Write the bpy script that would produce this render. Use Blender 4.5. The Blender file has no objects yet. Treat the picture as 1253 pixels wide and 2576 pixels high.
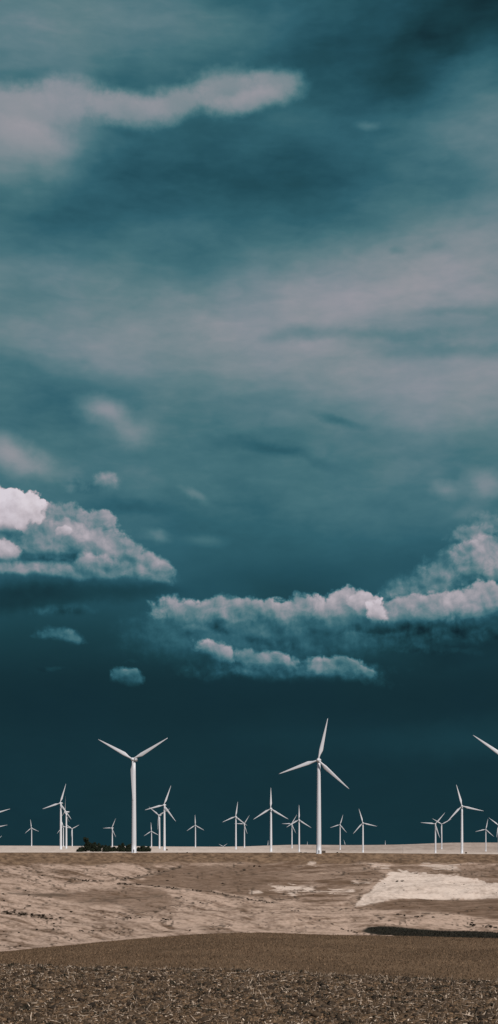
import bpy, bmesh, math, random
import numpy as np
from mathutils import Vector, Matrix

S = bpy.context.scene
COL = S.collection
F = 3500.0          # focal length in photograph pixels
CX, HY = 720.0, 2450.0
CAMZ = 2.2
random.seed(7)
RNG = np.random.default_rng(11)

# ------------------------------------------------------------------ helpers
def link(name, me, mat=None, parent=None):
    o = bpy.data.objects.new(name, me)
    COL.objects.link(o)
    if mat: me.materials.append(mat)
    if parent: o.parent = parent
    return o

def tag(o, label=None, cat=None, group=None, kind=None):
    if label: o['label'] = label
    if cat: o['category'] = cat
    if group: o['group'] = group
    if kind: o['kind'] = kind
    return o

def empty(name, loc):
    o = bpy.data.objects.new(name, None)
    o.empty_display_size = 1.0
    COL.objects.link(o); o.location = loc
    return o

def mesh_np(name, verts, faces, smooth=False):
    me = bpy.data.meshes.new(name)
    verts = np.asarray(verts, dtype=np.float32); faces = np.asarray(faces, dtype=np.int32)
    k = faces.shape[1]
    me.vertices.add(len(verts)); me.vertices.foreach_set('co', verts.ravel())
    me.loops.add(faces.size); me.loops.foreach_set('vertex_index', faces.ravel())
    me.polygons.add(len(faces))
    me.polygons.foreach_set('loop_start', np.arange(0, faces.size, k, dtype=np.int32))
    me.update(calc_edges=True)
    if smooth: me.polygons.foreach_set('use_smooth', np.ones(len(faces), dtype=bool))
    me.validate()
    return me

# ------------------------------------------------------------------ noise (numpy)
def _hash(ix, iy, seed):
    h = (ix.astype(np.int64)*374761393 + iy.astype(np.int64)*668265263 + seed*1442695041) & 0xffffffff
    h = ((h ^ (h >> 13))*1274126177) & 0xffffffff
    h = h ^ (h >> 16)
    return (h & 0xffffff)/float(0xffffff)

def vnoise(x, y, seed=0):
    x = np.asarray(x, float); y = np.asarray(y, float)
    ix = np.floor(x); iy = np.floor(y); fx = x-ix; fy = y-iy
    ix = ix.astype(np.int64); iy = iy.astype(np.int64)
    fx = fx*fx*(3-2*fx); fy = fy*fy*(3-2*fy)
    a = _hash(ix, iy, seed); b = _hash(ix+1, iy, seed); c = _hash(ix, iy+1, seed); d = _hash(ix+1, iy+1, seed)
    return (a*(1-fx)+b*fx)*(1-fy)+(c*(1-fx)+d*fx)*fy

def fbm(x, y, octv=4, seed=0, gain=.5):
    s = 0; a = 1; t = 0
    for i in range(octv):
        s = s + a*(vnoise(x*2**i+17.3*i, y*2**i-9.1*i, seed+i)-.5); t += a; a *= gain
    return s/t*2      # about -1..1

def sstep(a, b, x):
    t = np.clip((x-a)/(b-a), 0, 1); return t*t*(3-2*t)

# ------------------------------------------------------------------ terrain
KU = np.array([-800, 0, 175, 300, 475, 550, 681, 784, 864, 983, 1050, 1180, 1277, 1338, 1405, 1440, 2300], float)
def row(*v):   # v: list of (u, Y)
    xs, ys = zip(*v); return np.interp(KU, xs, ys)
E1 = row((-800, 2770), (0, 2790), (700, 2806), (1440, 2836), (2300, 2850))
E2 = row((-800, 2790), (0, 2753), (300, 2722), (550, 2701), (784, 2697), (1050, 2706), (1440, 2711), (2300, 2720))
CR = row((0, 2463.5), (983, 2464), (1440, 2468.5), (2300, 2469))
RIDGE = row((-800, 2443), (0, 2445), (300, 2445), (475, 2447), (681, 2447), (784, 2443.5), (864, 2441.5), (983, 2443), (1050, 2443), (1180, 2440.5), (1277, 2436), (1440, 2435.5), (2300, 2440))
ROWS = [
    (0.3, np.full(len(KU), HY+CAMZ/0.3*F)),
    (11., np.full(len(KU), HY+CAMZ/11.*F)),
    (15.5, np.full(len(KU), HY+CAMZ/15.5*F)),
    (21.5, E1), (30., E1+40), (52., E1+6), (75., E1*.45+E2*.55-4), (108., E2), (140., E2+26), (190., E2+10),
    (260., E2-22), (400., row((0, 2628), (720, 2618), (1440, 2628))), (600., row((0, 2556), (1440, 2560))),
    (850., row((0, 2500), (1440, 2506))), (960., row((0, 2479), (1440, 2484))),
    (1045., CR), (1220., CR+4),
    (1500., row((0, 2461), (475, 2462), (784, 2466), (1440, 2471))),
    (2100., row((0, 2455), (175, 2455), (475, 2458), (784, 2462), (1338, 2468), (1440, 2468))),
    (3000., row((0, 2452), (475, 2453), (681, 2455), (864, 2463), (1258, 2466), (1440, 2466))),
    (4100., row((0, 2448), (475, 2450), (681, 2451), (864, 2453), (983, 2458), (1277, 2453), (1405, 2461), (1440, 2461))),
    (6500., RIDGE), (8400., RIDGE+34), (20000., np.full(len(KU), 2464.)), (70000., np.full(len(KU), 2456.)),
]
LD = np.log(np.array([r[0] for r in ROWS])); TY = np.array([r[1] for r in ROWS])
def prof(u, lD):
    u = np.clip(u, KU[0], KU[-1]-1e-3)
    i = np.clip(np.searchsorted(KU, u, side='right')-1, 0, len(KU)-2); fu = (u-KU[i])/(KU[i+1]-KU[i])
    j = np.clip(np.searchsorted(LD, lD, side='right')-1, 0, len(LD)-2); fd = np.clip((lD-LD[j])/(LD[j+1]-LD[j]), 0, 1)
    # z is interpolated along a straight slope between rows (linear in depth)
    D0 = np.exp(LD[j]); D1 = np.exp(LD[j+1]); D = np.exp(lD)
    Y0 = TY[j, i]*(1-fu)+TY[j, i+1]*fu; Y1 = TY[j+1, i]*(1-fu)+TY[j+1, i+1]*fu
    z0 = -(Y0-HY)/F*D0; z1 = -(Y1-HY)/F*D1
    t = np.clip((D-D0)/(D1-D0), 0, 1)
    return z0*(1-t)+z1*t
def base_z(u, D):
    u = np.asarray(u, float); lD = np.log(np.maximum(np.asarray(D, float), .35))
    z = 0
    for k, w in ((-.05, .15), (-.025, .22), (0, .26), (.025, .22), (.05, .15)):
        uu = u + k*900
        z = z + w*prof(uu, np.maximum(lD+k*.55, LD[0]))
    return z
def terrain(u, D, x, y):
    """height above the zero level, plus the smooth row Y this ground point has"""
    zb = base_z(u, D)
    Y = HY - zb/np.maximum(D, .3)*F
    z = zb
    # broad undulation and small gullies on the far slope
    hill = sstep(170, 260, D)*(1-sstep(930, 1030, D))
    z = z + hill*(fbm(x/38, y/80, 4, 3)*1.5 + fbm(x/9, y/22, 3, 5)*.5)
    # gully running down the slope
    gx = np.interp(Y, [2500, 2520, 2545, 2555, 2562, 2575, 2590, 2606], [540, 470, 360, 330, 470, 560, 650, 740])
    mid = sstep(45, 70, D)*(1-sstep(110, 150, D))
    z = z + mid*(fbm(x/7, y/14, 4, 8)*.16)
    far = sstep(1300, 2200, D)
    z = z + far*fbm(x/420, y/800, 3, 12)*D*.00045
    near = 1-sstep(24, 34, D)
    z = z + near*(fbm(x/.8, y/.8, 3, 21)*.035 + fbm(x/.11, y/.11, 3, 25)*.045*sstep(9, 12, D))
    return z + CAMZ, Y
def uv_of(x, y):
    az = math.atan2(x, y) if np.isscalar(x) else np.arctan2(x, y)
    c = np.maximum(np.cos(az), .9); azc = np.clip(az, -.42, .42)
    return CX+F*np.tan(azc), np.hypot(x, y)*c
def gz(x, y):
    u, D = uv_of(np.array([x], float), np.array([y], float))
    return float(terrain(u, D, np.array([x], float), np.array([y], float))[0][0])
def at(u, D):
    x = (u-CX)/F*D; return x, D
def solve_D(u, Y, lo, hi):
    """distance on the slope whose row is Y"""
    Ds = np.linspace(lo, hi, 600); zb = base_z(np.full(600, float(u)), Ds); Ys = HY-zb/Ds*F
    return float(Ds[np.argmin(np.abs(Ys-Y))])

azs = np.arctan((np.arange(-420, 1861, 4.0)-CX)/F)
side = np.concatenate([np.linspace(azs[-1], .6, 30)[1:], np.linspace(.6, math.pi, 40)[1:-1]])
side2 = -np.concatenate([np.linspace(-azs[0], .6, 30)[1:], np.linspace(.6, math.pi, 40)[1:]])[::-1]
AZ = np.concatenate([side2, azs, side])
RD = np.concatenate([np.geomspace(.4, 12.5, 40)[:-1], np.geomspace(12.5, 24, 430)[:-1], np.geomspace(24, 120, 170)[:-1],
                     np.geomspace(120, 1100, 420)[:-1], np.geomspace(1100, 9000, 110)[:-1], np.geomspace(9000, 70000, 22)])
A2, R2 = np.meshgrid(AZ, RD)
XX = np.sin(A2)*R2; YY = np.cos(A2)*R2
UU, DD = uv_of(XX, YY)
ZZ, YR = terrain(UU, DD, XX, YY)

def poly_sd(px, py, poly):
    d = np.full(px.shape, 1e18); inside = np.zeros(px.shape, bool); n = len(poly)
    for i in range(n):
        ax, ay = poly[i]; bx, by = poly[(i+1) % n]
        ex, ey = bx-ax, by-ay; wx, wy = px-ax, py-ay
        t = np.clip((wx*ex+wy*ey)/(ex*ex+ey*ey), 0, 1)
        d = np.minimum(d, (wx-ex*t)**2+(wy-ey*t)**2)
        c = ((ay <= py) & (by > py)) | ((by <= py) & (ay > py))
        with np.errstate(divide='ignore', invalid='ignore'):
            xi = ax+(py-ay)/(by-ay)*ex if by != ay else np.full(px.shape, 1e9)
        inside ^= c & (px < xi)
    d = np.sqrt(d); return np.where(inside, d, -d)
Z7 = lambda pts: [(a/1.74, 2440+b/1.74) for a, b in pts]
Z8 = lambda pts: [(720+a/1.74, 2440+b/1.74) for a, b in pts]

# ground cover, as it lies on the land: how pale the dry grass is, how dark the painted shade of the hollow, etc.
U = UU; Y = YR
wx = fbm(U/60, Y/14, 4, 31)*26; wy = fbm(U/55, Y/12, 4, 33)*6
pu, py_ = U+wx, Y+wy
def P(poly, soft, amp=1.0, wy_=1.0):
    return sstep(-soft, soft, poly_sd(U+wx*amp, (Y+wy*amp), poly))
slope = sstep(150, 200, DD)*(1-sstep(1035, 1050, DD))
streak = fbm((U+Y*2.0)/150, (Y-U*.20)/7.5, 5, 41, .6)
streak2 = fbm((U)/70, (Y+U*.02)/5., 5, 43, .62)
blot = fbm(U/36, Y/13, 4, 45)
left = 1-sstep(600, 900, U)
pale = .64 + 1.35*(streak*left+streak2*.8*(1-left)) + .30*blot
GRAIN = None
fine = fbm(U/8, Y/3.0, 3, 55, .7); fine2 = fbm(U/16, Y/4.5, 3, 57, .65)
pale = pale + .42*fine + .25*fine2
# brown band along the top of the slope
topb = 1-sstep(2491, 2503, Y+wy*.9+streak2*3)
pale = pale*(1-topb) + topb*(.10+.10*blot)
b1 = P(Z7([(60, 250), (400, 255), (450, 225), (850, 238), (900, 275), (860, 325), (690, 348), (600, 315), (300, 285)]), 13, 1.5)
b1 = sstep(.15, .95, np.clip(b1*.62+.30*b1*(streak*3.2+fine*.8+.6*blot), 0, 1)*1.3)
pale = pale*(1-.75*b1)
b2 = P(Z7([(660, 205), (760, 165), (880, 115), (1253, 105), (1800, 95), (1950, 160), (1700, 290), (1253, 268), (1080, 242), (930, 232), (740, 212)]), 5, .6)
pale = pale*(1-b2) + b2*(.16+.9*np.clip(streak2+.02, -.3, 1)*sstep(700, 900, U)+.10*blot)
streaks = np.zeros(U.shape)
for poly, v in ((Z8([(90, 212), (230, 205), (330, 215), (310, 235), (130, 240)]), .95), (Z8([(180, 250), (250, 243), (230, 260)]), .9),
                (Z8([(400, 210), (520, 225), (520, 238), (410, 228)]), .95), (Z8([(320, 235), (480, 243), (500, 255), (340, 250)]), .8),
                (Z8([(520, 180), (610, 188), (600, 200), (530, 192)]), .8), (Z8([(600, 105), (720, 106), (700, 122), (630, 118)]), .75),
                (Z8([(300, 92), (345, 92), (340, 104), (302, 104)]), .8), (Z8([(870, 105), (1060, 100), (1060, 125), (930, 128)]), .85), (Z8([(0, 240), (60, 238), (60, 250), (0, 252)]), .9)):
    m = sstep(-3, 4.5, poly_sd(U+wx*.5, Y+wy*.5, poly)-1 + fbm(U/30, Y/2.6, 5, 95, .65)*15); pale = pale*(1-m)+m*v; streaks = np.maximum(streaks, m*v*.75)
white_s = streaks
b3 = P(Z8([(720, 110), (1300, 110), (1300, 200), (1180, 205), (1060, 160), (860, 150), (720, 150)]), 4, .5)
pale = pale*(1-b3*.6)
# lower slope: a paler apron
ap = sstep(2590, 2640, Y+U*.012)*(1-sstep(2688, 2760, Y))
pale = pale + ap*.16
# the bare chalky patch and the brown strip in front of it
fray = fbm(U/9, Y/2.6, 4, 91)*3.2
wh = P(Z8([(535, 303), (620, 225), (700, 148), (790, 136), (860, 152), (1000, 160), (1060, 162), (1120, 188), (1190, 195), (1350, 215), (1900, 230), (1900, 268), (1253, 266), (1030, 262), (850, 266), (700, 282), (570, 302)]), 2.0, .32)
whp = Z8([(535, 303), (620, 225), (700, 148), (790, 136), (860, 152), (1000, 160), (1060, 162), (1120, 188), (1190, 195), (1350, 215), (1900, 230), (1900, 268), (1253, 266), (1030, 262), (850, 266), (700, 282), (570, 302)])
wh = sstep(-1.6, 2.2, poly_sd(U+wx*.3, Y+wy*.3, whp) + fbm(U/15, Y/4., 5, 91, .6)*(3.+11*sstep(2590, 2535, Y)))
br = P(Z8([(575, 306), (700, 286), (850, 270), (1030, 266), (1253, 269), (1900, 275), (1900, 400), (1253, 366), (1100, 352), (900, 336), (700, 327)]), 4, .35)
pale = pale*(1-br)+br*(.10+.08*blot)
white = np.maximum(wh*(.86+.5*streak2+.35*fine), white_s*(1-wh))
pale = np.clip(pale, 0, 1)*slope
white = np.clip(white, 0, 1)*slope
# dark earth of gullies and scrub patches
def line_m(pts, w, j=.5):
    d = np.full(U.shape, 1e9); a_ = U+wx*j; b_ = Y+wy*j
    for (ax, ay), (bx, by) in zip(pts[:-1], pts[1:]):
        ex, ey = bx-ax, by-ay; t = np.clip(((a_-ax)*ex+(b_-ay)*ey*9)/(ex*ex+ey*ey*9), 0, 1)
        d = np.minimum(d, np.hypot((a_-ax-ex*t)*.35, b_-ay-ey*t))
    return sstep(w, w*.35, d)
gn = sstep(-.35, .25, fbm(U/10, Y/3, 3, 49))
gul = .75*line_m(Z7([(590, 203), (720, 211), (800, 225), (930, 236), (1080, 250), (1253, 281), (1330, 286), (1420, 292)]), 3.4)*gn
gul = np.maximum(gul, .8*line_m(Z7([(620, 195), (690, 172), (760, 150), (830, 130), (915, 112)]), 5.5)*gn)
gul = np.maximum(gul, .7*line_m(Z7([(360, 172), (420, 184), (520, 192)]), 4)*gn)
gul = np.maximum(gul, .85*sstep(-.2, .3, fbm(U/12, Y/4, 3, 87))*P(Z7([(5, 340), (100, 338), (270, 362), (265, 380), (120, 376), (30, 362)]), 3, .5))
gul = np.maximum(gul, .55*line_m(Z7([(60, 250), (200, 262), (420, 262), (520, 268), (700, 345)]), 6)*sstep(-.25, .3, streak+.5*fine))
gul = np.maximum(gul, .5*line_m(Z7([(430, 290), (600, 270), (800, 268)]), 7)*sstep(-.2, .4, fine2))
gul = np.maximum(gul, .5*line_m(Z8([(0, 270), (60, 275), (150, 287)]), 2.5)*gn)
dens = sstep(-.1, .35, fbm(U/70, Y/16, 3, 81))
spots = sstep(.60, .74, vnoise(U/6.5, Y/2.6, 83)*.7+.3*vnoise(U/3.1, Y/1.5, 85))*(.15+.85*dens)*(1-topb)*(1-wh)
spots2 = sstep(.66, .78, vnoise(U/5., Y/2.2, 183)*.6+.4*vnoise(U/2.7, Y/1.4, 185))*topb*.6
dirt = np.clip(np.maximum(np.maximum(gul, spots*.8), spots2), 0, 1)*slope
# shade in the hollow on the right, painted dark into the ground colour
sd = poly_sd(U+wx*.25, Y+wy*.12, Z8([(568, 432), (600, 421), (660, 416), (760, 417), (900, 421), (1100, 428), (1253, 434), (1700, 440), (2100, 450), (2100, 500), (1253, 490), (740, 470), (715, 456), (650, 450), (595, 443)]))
hollow_shade = sstep(-2.2, 2.2, sd)*sstep(150, 180, DD)*(1-sstep(420, 470, DD))
farm = sstep(1045, 1060, DD)
pc = U < 1
farpale = farm*np.clip(.75 - .42*sstep(740, 900, U)*sstep(2600, 4200, DD) + .22*fbm(U/130, np.log(np.maximum(DD, 1))*16, 5, 61, .6) + .1*sstep(2600, 2000, DD), 0, 1)
nearf = 1-sstep(120, 150, DD)
stub = nearf*np.clip(.5+.5*fbm(XX/3.4, YY/5.5, 4, 71)+.25*fbm(XX/14, YY/9, 3, 73), 0, 1)

nr, nc = XX.shape
verts = np.stack([XX, YY, ZZ], -1).reshape(-1, 3)
idx = np.arange(nr*nc).reshape(nr, nc)
f1 = np.stack([idx[:-1, :-1], idx[:-1, 1:], idx[1:, 1:], idx[1:, :-1]], -1).reshape(-1, 4)[:, ::-1]
wrap = np.stack([idx[:-1, -1], idx[:-1, 0], idx[1:, 0], idx[1:, -1]], -1)[:, ::-1]
f1 = np.concatenate([f1, wrap])
# inner cap under the camera
cen = len(verts); verts = np.concatenate([verts, [[0, 0, ZZ[0].mean()]]])
me = mesh_np('ground', verts, f1, True)
bm = bmesh.new(); bm.from_mesh(me); bm.verts.ensure_lookup_table()
bm.free()
for nm, arr in (('pale', pale), ('white', white), ('dirt', dirt), ('hollow_shade', hollow_shade), ('farpale', farpale), ('farmask', farm), ('nearmask', nearf), ('stub', stub), ('ochre', slope*topb), ('grain', np.clip(.5+.8*fine+.5*fine2, 0, 1))):
    at_ = me.attributes.new(nm, 'FLOAT', 'POINT')
    at_.data.foreach_set('value', np.concatenate([arr.ravel(), [0]]).astype(np.float32))

# ------------------------------------------------------------------ node helper
class NT:
    def __init__(s, tree): s.t = tree; s.n = tree.nodes; s.l = tree.links
    def new(s, t, **k):
        n = s.n.new(t)
        for a, b in k.items(): setattr(n, a, b)
        return n
    def put(s, sock, v):
        if hasattr(v, 'is_output') or isinstance(v, bpy.types.NodeSocket): s.l.new(v, sock)
        elif v is not None: sock.default_value = v
    def m(s, op, a, b=None, c=None, clamp=False):
        n = s.new('ShaderNodeMath', operation=op, use_clamp=clamp)
        s.put(n.inputs[0], a)
        if b is not None: s.put(n.inputs[1], b)
        if c is not None: s.put(n.inputs[2], c)
        return n.outputs[0]
    def vm(s, op, a, b=None, scale=None):
        n = s.new('ShaderNodeVectorMath', operation=op)
        s.put(n.inputs[0], a)
        if b is not None: s.put(n.inputs[1], b)
        if scale is not None: s.put(n.inputs['Scale'], scale)
        return n.outputs['Value'] if op in ('LENGTH', 'DOT_PRODUCT') else n.outputs[0]
    def mr(s, v, a, b, c, d, smooth=True):
        n = s.new('ShaderNodeMapRange', interpolation_type='SMOOTHSTEP' if smooth else 'LINEAR')
        for i, q in enumerate((v, a, b, c, d)): s.put(n.inputs[i], q)
        return n.outputs[0]
    def noise(s, vec, scale, detail=4, rough=.5, out=0, lac=2.0, dist=0.0):
        n = s.new('ShaderNodeTexNoise')
        if vec is not None: s.put(n.inputs['Vector'], vec)
        s.put(n.inputs['Scale'], scale); s.put(n.inputs['Detail'], detail); s.put(n.inputs['Roughness'], rough)
        s.put(n.inputs['Lacunarity'], lac); s.put(n.inputs['Distortion'], dist)
        return n.outputs[out]
    def mix(s, f, a, b):
        n = s.new('ShaderNodeMix', data_type='RGBA')
        s.put(n.inputs[0], f); s.put(n.inputs[6], a if not isinstance(a, tuple) else (*a, 1)); s.put(n.inputs[7], b if not isinstance(b, tuple) else (*b, 1))
        return n.outputs[2]
    def mixf(s, f, a, b):
        n = s.new('ShaderNodeMix', data_type='FLOAT')
        s.put(n.inputs[0], f); s.put(n.inputs[2], a); s.put(n.inputs[3], b)
        return n.outputs[0]
    def attr(s, name): return s.new('ShaderNodeAttribute', attribute_name=name).outputs['Fac']
    def ramp(s, f, stops, interp='LINEAR'):
        n = s.new('ShaderNodeValToRGB'); r = n.color_ramp; r.interpolation = interp
        while len(r.elements) < len(stops): r.elements.new(.5)
        for e, (p, c) in zip(r.elements, stops):
            e.position = p; e.color = (*c, 1) if isinstance(c, tuple) else (c, c, c, 1)
        s.put(n.inputs[0], f); return n.outputs[0]

def mat(name, col=None, rough=.8, spec=.2):
    m = bpy.data.materials.new(name); m.use_nodes = True
    t = NT(m.node_tree); b = m.node_tree.nodes['Principled BSDF']
    b.inputs['Roughness'].default_value = rough
    b.inputs['Specular IOR Level'].default_value = spec
    if col: b.inputs['Base Color'].default_value = (*col, 1)
    return m, t, b

def srgb(r, g, b):
    f = lambda c: (c/255/12.92 if c/255 <= .04045 else ((c/255+.055)/1.055)**2.4)
    return (f(r), f(g), f(b))

# ---- ground material
gm, t, b = mat('dry_farmland', rough=.95, spec=.05)
pos = t.new('ShaderNodeNewGeometry').outputs['Position']
n_s = t.noise(pos, 9.0, 5, .65); n_m = t.noise(pos, 1.3, 5, .6); n_l = t.noise(pos, .16, 5, .6); n_x = t.noise(pos, .035, 5, .6)
# near stubble field soil
soilA = t.mix(t.mr(n_s, .38, .64, 0, 1), (.024, .016, .010), (.245, .155, .092))
n_f = t.noise(pos, 26.0, 3, .6)
soilA = t.mix(t.mr(n_f, .44, .56, .85, 0), soilA, (.014, .012, .009))
soil = t.mix(t.mr(n_m, .35, .65, 0, .35), soilA, (.165, .108, .066))
fldA = t.mix(t.mr(t.attr('stub'), .15, .85, 0, 1), (.088, .056, .034), (.195, .126, .077))
fldA = t.mix(t.m('MULTIPLY', t.attr('grain'), .5), fldA, (.215, .142, .09))
fldn = t.mix(t.mr(n_s, .3, .7, 0, .65), fldA, (.068, .044, .027))
geo = t.new('ShaderNodeSeparateXYZ'); t.l.new(pos, geo.inputs[0])
nf = t.mr(geo.outputs[1], 24, 40, 0, 1)
near = t.mix(nf, soil, fldn)
# slope
hbrown = t.mix(t.mr(n_l, .3, .7, 0, 1), (.112, .068, .043), (.178, .112, .074))
hpale = t.mix(t.mr(n_m, .3, .7, 0, 1), (.43, .305, .236), (.55, .398, .312))
hill = t.mix(t.m('ADD', t.attr('pale'), t.m('MULTIPLY', t.m('SUBTRACT', n_l, .5), .7), clamp=True), hbrown, hpale)
hill = t.mix(t.attr('ochre'), hill, t.mix(t.attr('grain'), (.105, .064, .040), (.27, .175, .112)))
hill = t.mix(t.attr('white'), hill, (.72, .585, .50))
speck = t.m('MULTIPLY', t.mr(t.noise(pos, .55, 3, .6), .57, .66, 0, .8), t.mr(n_x, .36, .55, 0, 1))
hill = t.mix(speck, hill, (.09, .06, .042))
hill = t.mix(t.attr('dirt'), hill, (.05, .036, .025))
hill = t.mix(t.attr('hollow_shade'), hill, t.mix(t.mr(n_l, .3, .7, 0, 1), (.013, .013, .010), (.030, .026, .018)))  # shade of the hollow mixed into the slope colour as near-black
farc = t.mix(t.m('ADD', t.attr('farpale'), t.m('MULTIPLY', t.m('SUBTRACT', t.attr('grain'), .5), .25), clamp=True), (.27, .205, .17), (.60, .50, .435))
c1 = t.mix(t.attr('nearmask'), hill, near)
c2 = t.mix(t.attr('farmask'), c1, farc)
t.l.new(c2, b.inputs['Base Color'])
bp = t.new('ShaderNodeBump'); bp.inputs['Strength'].default_value = .55; bp.inputs['Distance'].default_value = .05
t.l.new(t.m('ADD', n_s, t.m('MULTIPLY', n_m, 2)), bp.inputs['Height']); t.l.new(bp.outputs[0], b.inputs['Normal'])
g = link('ground', me, gm); tag(g, kind='structure')

# ------------------------------------------------------------------ stalks, litter, clods in the near field
def tone_mat(name, lo, hi, rough=.8):
    m, t, b = mat(name, rough=rough, spec=.15)
    t.l.new(t.mix(t.attr('tone'), lo, hi), b.inputs['Base Color']); return m
straw_m = tone_mat('straw', (.095, .058, .034), (.86, .70, .55), .6)

def rand_rot(n, flat):
    """unit axis vectors; flat=1 lies on the ground, 0 stands up"""
    a = RNG.uniform(0, 2*np.pi, n); el = flat
    return np.stack([np.cos(a)*np.cos(el), np.sin(a)*np.cos(el), np.sin(el)], -1)

def scatter(n, d0, d1, u0=-250, u1=1690):
    D = np.sqrt(RNG.uniform(d0*d0, d1*d1, n)); u = RNG.uniform(u0, u1, n)
    x = (u-CX)/F*D; y = D; uu, dd = uv_of(x, y)
    z, _ = terrain(uu, dd, x, y); return np.stack([x, y, z], -1)

def stalk_mesh(name, c, ax, L, W, tone, closed=True):
    """bent three-sided stalks: 3 rings of 3 vertices"""
    n = len(c); up = np.tile([0., 0, 1], (n, 1)); s = np.cross(ax, up); sl = np.linalg.norm(s, axis=1, keepdims=True)
    s = np.where(sl < .05, [[1., 0, 0]], s/np.maximum(sl, 1e-6)); q = np.cross(s, ax)
    bend = RNG.normal(0, .07, (n, 1))*L[:, None]
    rings = []
    for k, tt in enumerate((-.5, 0., .5)):
        p = c+ax*(L[:, None]*tt)+(s*bend if k == 1 else 0)
        wk = W[:, None]*(1, .95, .6)[k]
        for j in range(3):
            an = 2*math.pi*j/3
            rings.append(p+s*wk*.5*math.cos(an)+q*wk*.5*math.sin(an))
    V = np.stack(rings, 1).reshape(-1, 3)   # 9 per stalk
    fl = []
    for k in range(2):
        for j in range(3):
            fl.append((k*3+j, k*3+(j+1) % 3, (k+1)*3+(j+1) % 3, (k+1)*3+j))
    fl = np.array(fl); Fc = (np.arange(n)[:, None, None]*9+fl[None]).reshape(-1, 4)
    me = mesh_np(name, V, Fc)
    a = me.attributes.new('tone', 'FLOAT', 'POINT'); a.data.foreach_set('value', np.repeat(tone, 9).astype(np.float32))
    return me

# lying stalk pieces
n = 2600; c = scatter(n, 12, 22.6); L = np.minimum(RNG.gamma(2.0, .022, n)+.02, .15); W = RNG.uniform(.007, .017, n)
el = np.where(RNG.random(n) < .22, RNG.uniform(.4, 1.3, n), RNG.normal(.05, .14, n))
c[:, 2] += .012+np.abs(np.sin(el))*L*.45
tone = np.clip(RNG.beta(.9, 1.5, n), 0, 1)
o = link('straw', stalk_mesh('straw', c, rand_rot(n, el), L, W, tone), straw_m)
tag(o, 'pale broken stalks of cut straw littering the ploughed foreground', 'straw', kind='stuff')
# crumbs and leaf litter: small bent flakes
def flakes(name, n, d0, d1, smin, smax, tone, lift=.01, **k):
    c = scatter(n, d0, d1, **k); c[:, 2] += lift*RNG.random(n)
    a = RNG.uniform(0, 6.28, n); sz = RNG.uniform(smin, smax, n)
    ux = np.stack([np.cos(a), np.sin(a), RNG.normal(0, .5, n)], -1)*sz[:, None]
    uy = np.stack([-np.sin(a), np.cos(a), RNG.normal(0, .7, n)], -1)*(sz*RNG.uniform(.2, .6, n))[:, None]
    V = np.stack([c-ux, c+uy*.8, c+ux+[0, 0, .004], c-uy], 1).reshape(-1, 3)
    Fc = np.arange(4*n).reshape(-1, 4); me = mesh_np(name, V, Fc)
    at_ = me.attributes.new('tone', 'FLOAT', 'POINT'); at_.data.foreach_set('value', np.repeat(tone, 4).astype(np.float32)); return me
n = 52000
o = link('leaf_litter', flakes('leaf_litter', n, 12, 23, .005, .022, np.clip(RNG.beta(.7, 3.6, n), 0, 1), .02), straw_m)
tag(o, 'brown chaff and leaf litter spread over the ploughed foreground', 'litter', kind='stuff')
# clods: lumpy earth
def clods(n):
    base = np.array([(math.cos(a)*math.cos(e), math.sin(a)*math.cos(e), math.sin(e)) for e in (-.5, .35, 1.1) for a in np.arange(6)*math.pi/3+e])
    c = scatter(n, 12, 22.8); r = RNG.gamma(2.0, .0075, n)+.007
    V = c[:, None]+base[None]*r[:, None, None]*RNG.uniform(.65, 1.3, (n, 18, 1))*np.array([1.2, 1.2, .8])
    fl = [(k*6+j, k*6+(j+1) % 6, (k+1)*6+(j+1) % 6, (k+1)*6+j) for k in range(2) for j in range(6)]+[(12, 13, 14, 15), (12, 15, 16, 17)]
    Fc = (np.arange(n)[:, None, None]*18+np.array(fl)[None]).reshape(-1, 4)
    me = mesh_np('clods', V.reshape(-1, 3), Fc)
    at_ = me.attributes.new('tone', 'FLOAT', 'POINT'); at_.data.foreach_set('value', np.repeat(RNG.random(n), 18).astype(np.float32)); return me
o = link('soil_clods', clods(9000), tone_mat('clod_earth', (.02, .015, .011), (.10, .068, .044), .95))
tag(o, 'dark crumbly earth clods among the straw in the foreground', 'soil', kind='stuff')
# short stubble on the field behind the near rise, and fringe on its crest
def blades(n, d0, d1, hmin, hmax, wd, tone, **k):
    c = scatter(n, d0, d1, **k); h = RNG.uniform(hmin, hmax, n); a = RNG.uniform(0, 6.28, n)
    s = np.stack([np.cos(a), np.sin(a), np.zeros(n)], -1)*(wd*RNG.uniform(.6, 1.5, n))[:, None]
    tip = c+np.stack([RNG.normal(0, .35, n)*h, RNG.normal(0, .35, n)*h, h], -1)
    V = np.stack([c-s-[0, 0, .02], c+s-[0, 0, .02], tip+s*.4, tip-s*.4], 1).reshape(-1, 3)
    me = mesh_np('stubble', V, np.arange(4*n).reshape(-1, 4))
    at_ = me.attributes.new('tone', 'FLOAT', 'POINT'); at_.data.foreach_set('value', np.repeat(tone, 4).astype(np.float32)); return me
n = 110000
o = link('stubble', blades(n, 48, 118, .02, .08, .022, np.clip(RNG.beta(1.5, 3, n), 0, 1)), tone_mat('stubble', (.06, .038, .022), (.27, .18, .112)))
tag(o, 'short brown stubble covering the smooth field behind the foreground', 'stubble', kind='stuff')
cw = scatter(330, 12.5, 22.5); parts_ = []
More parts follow.
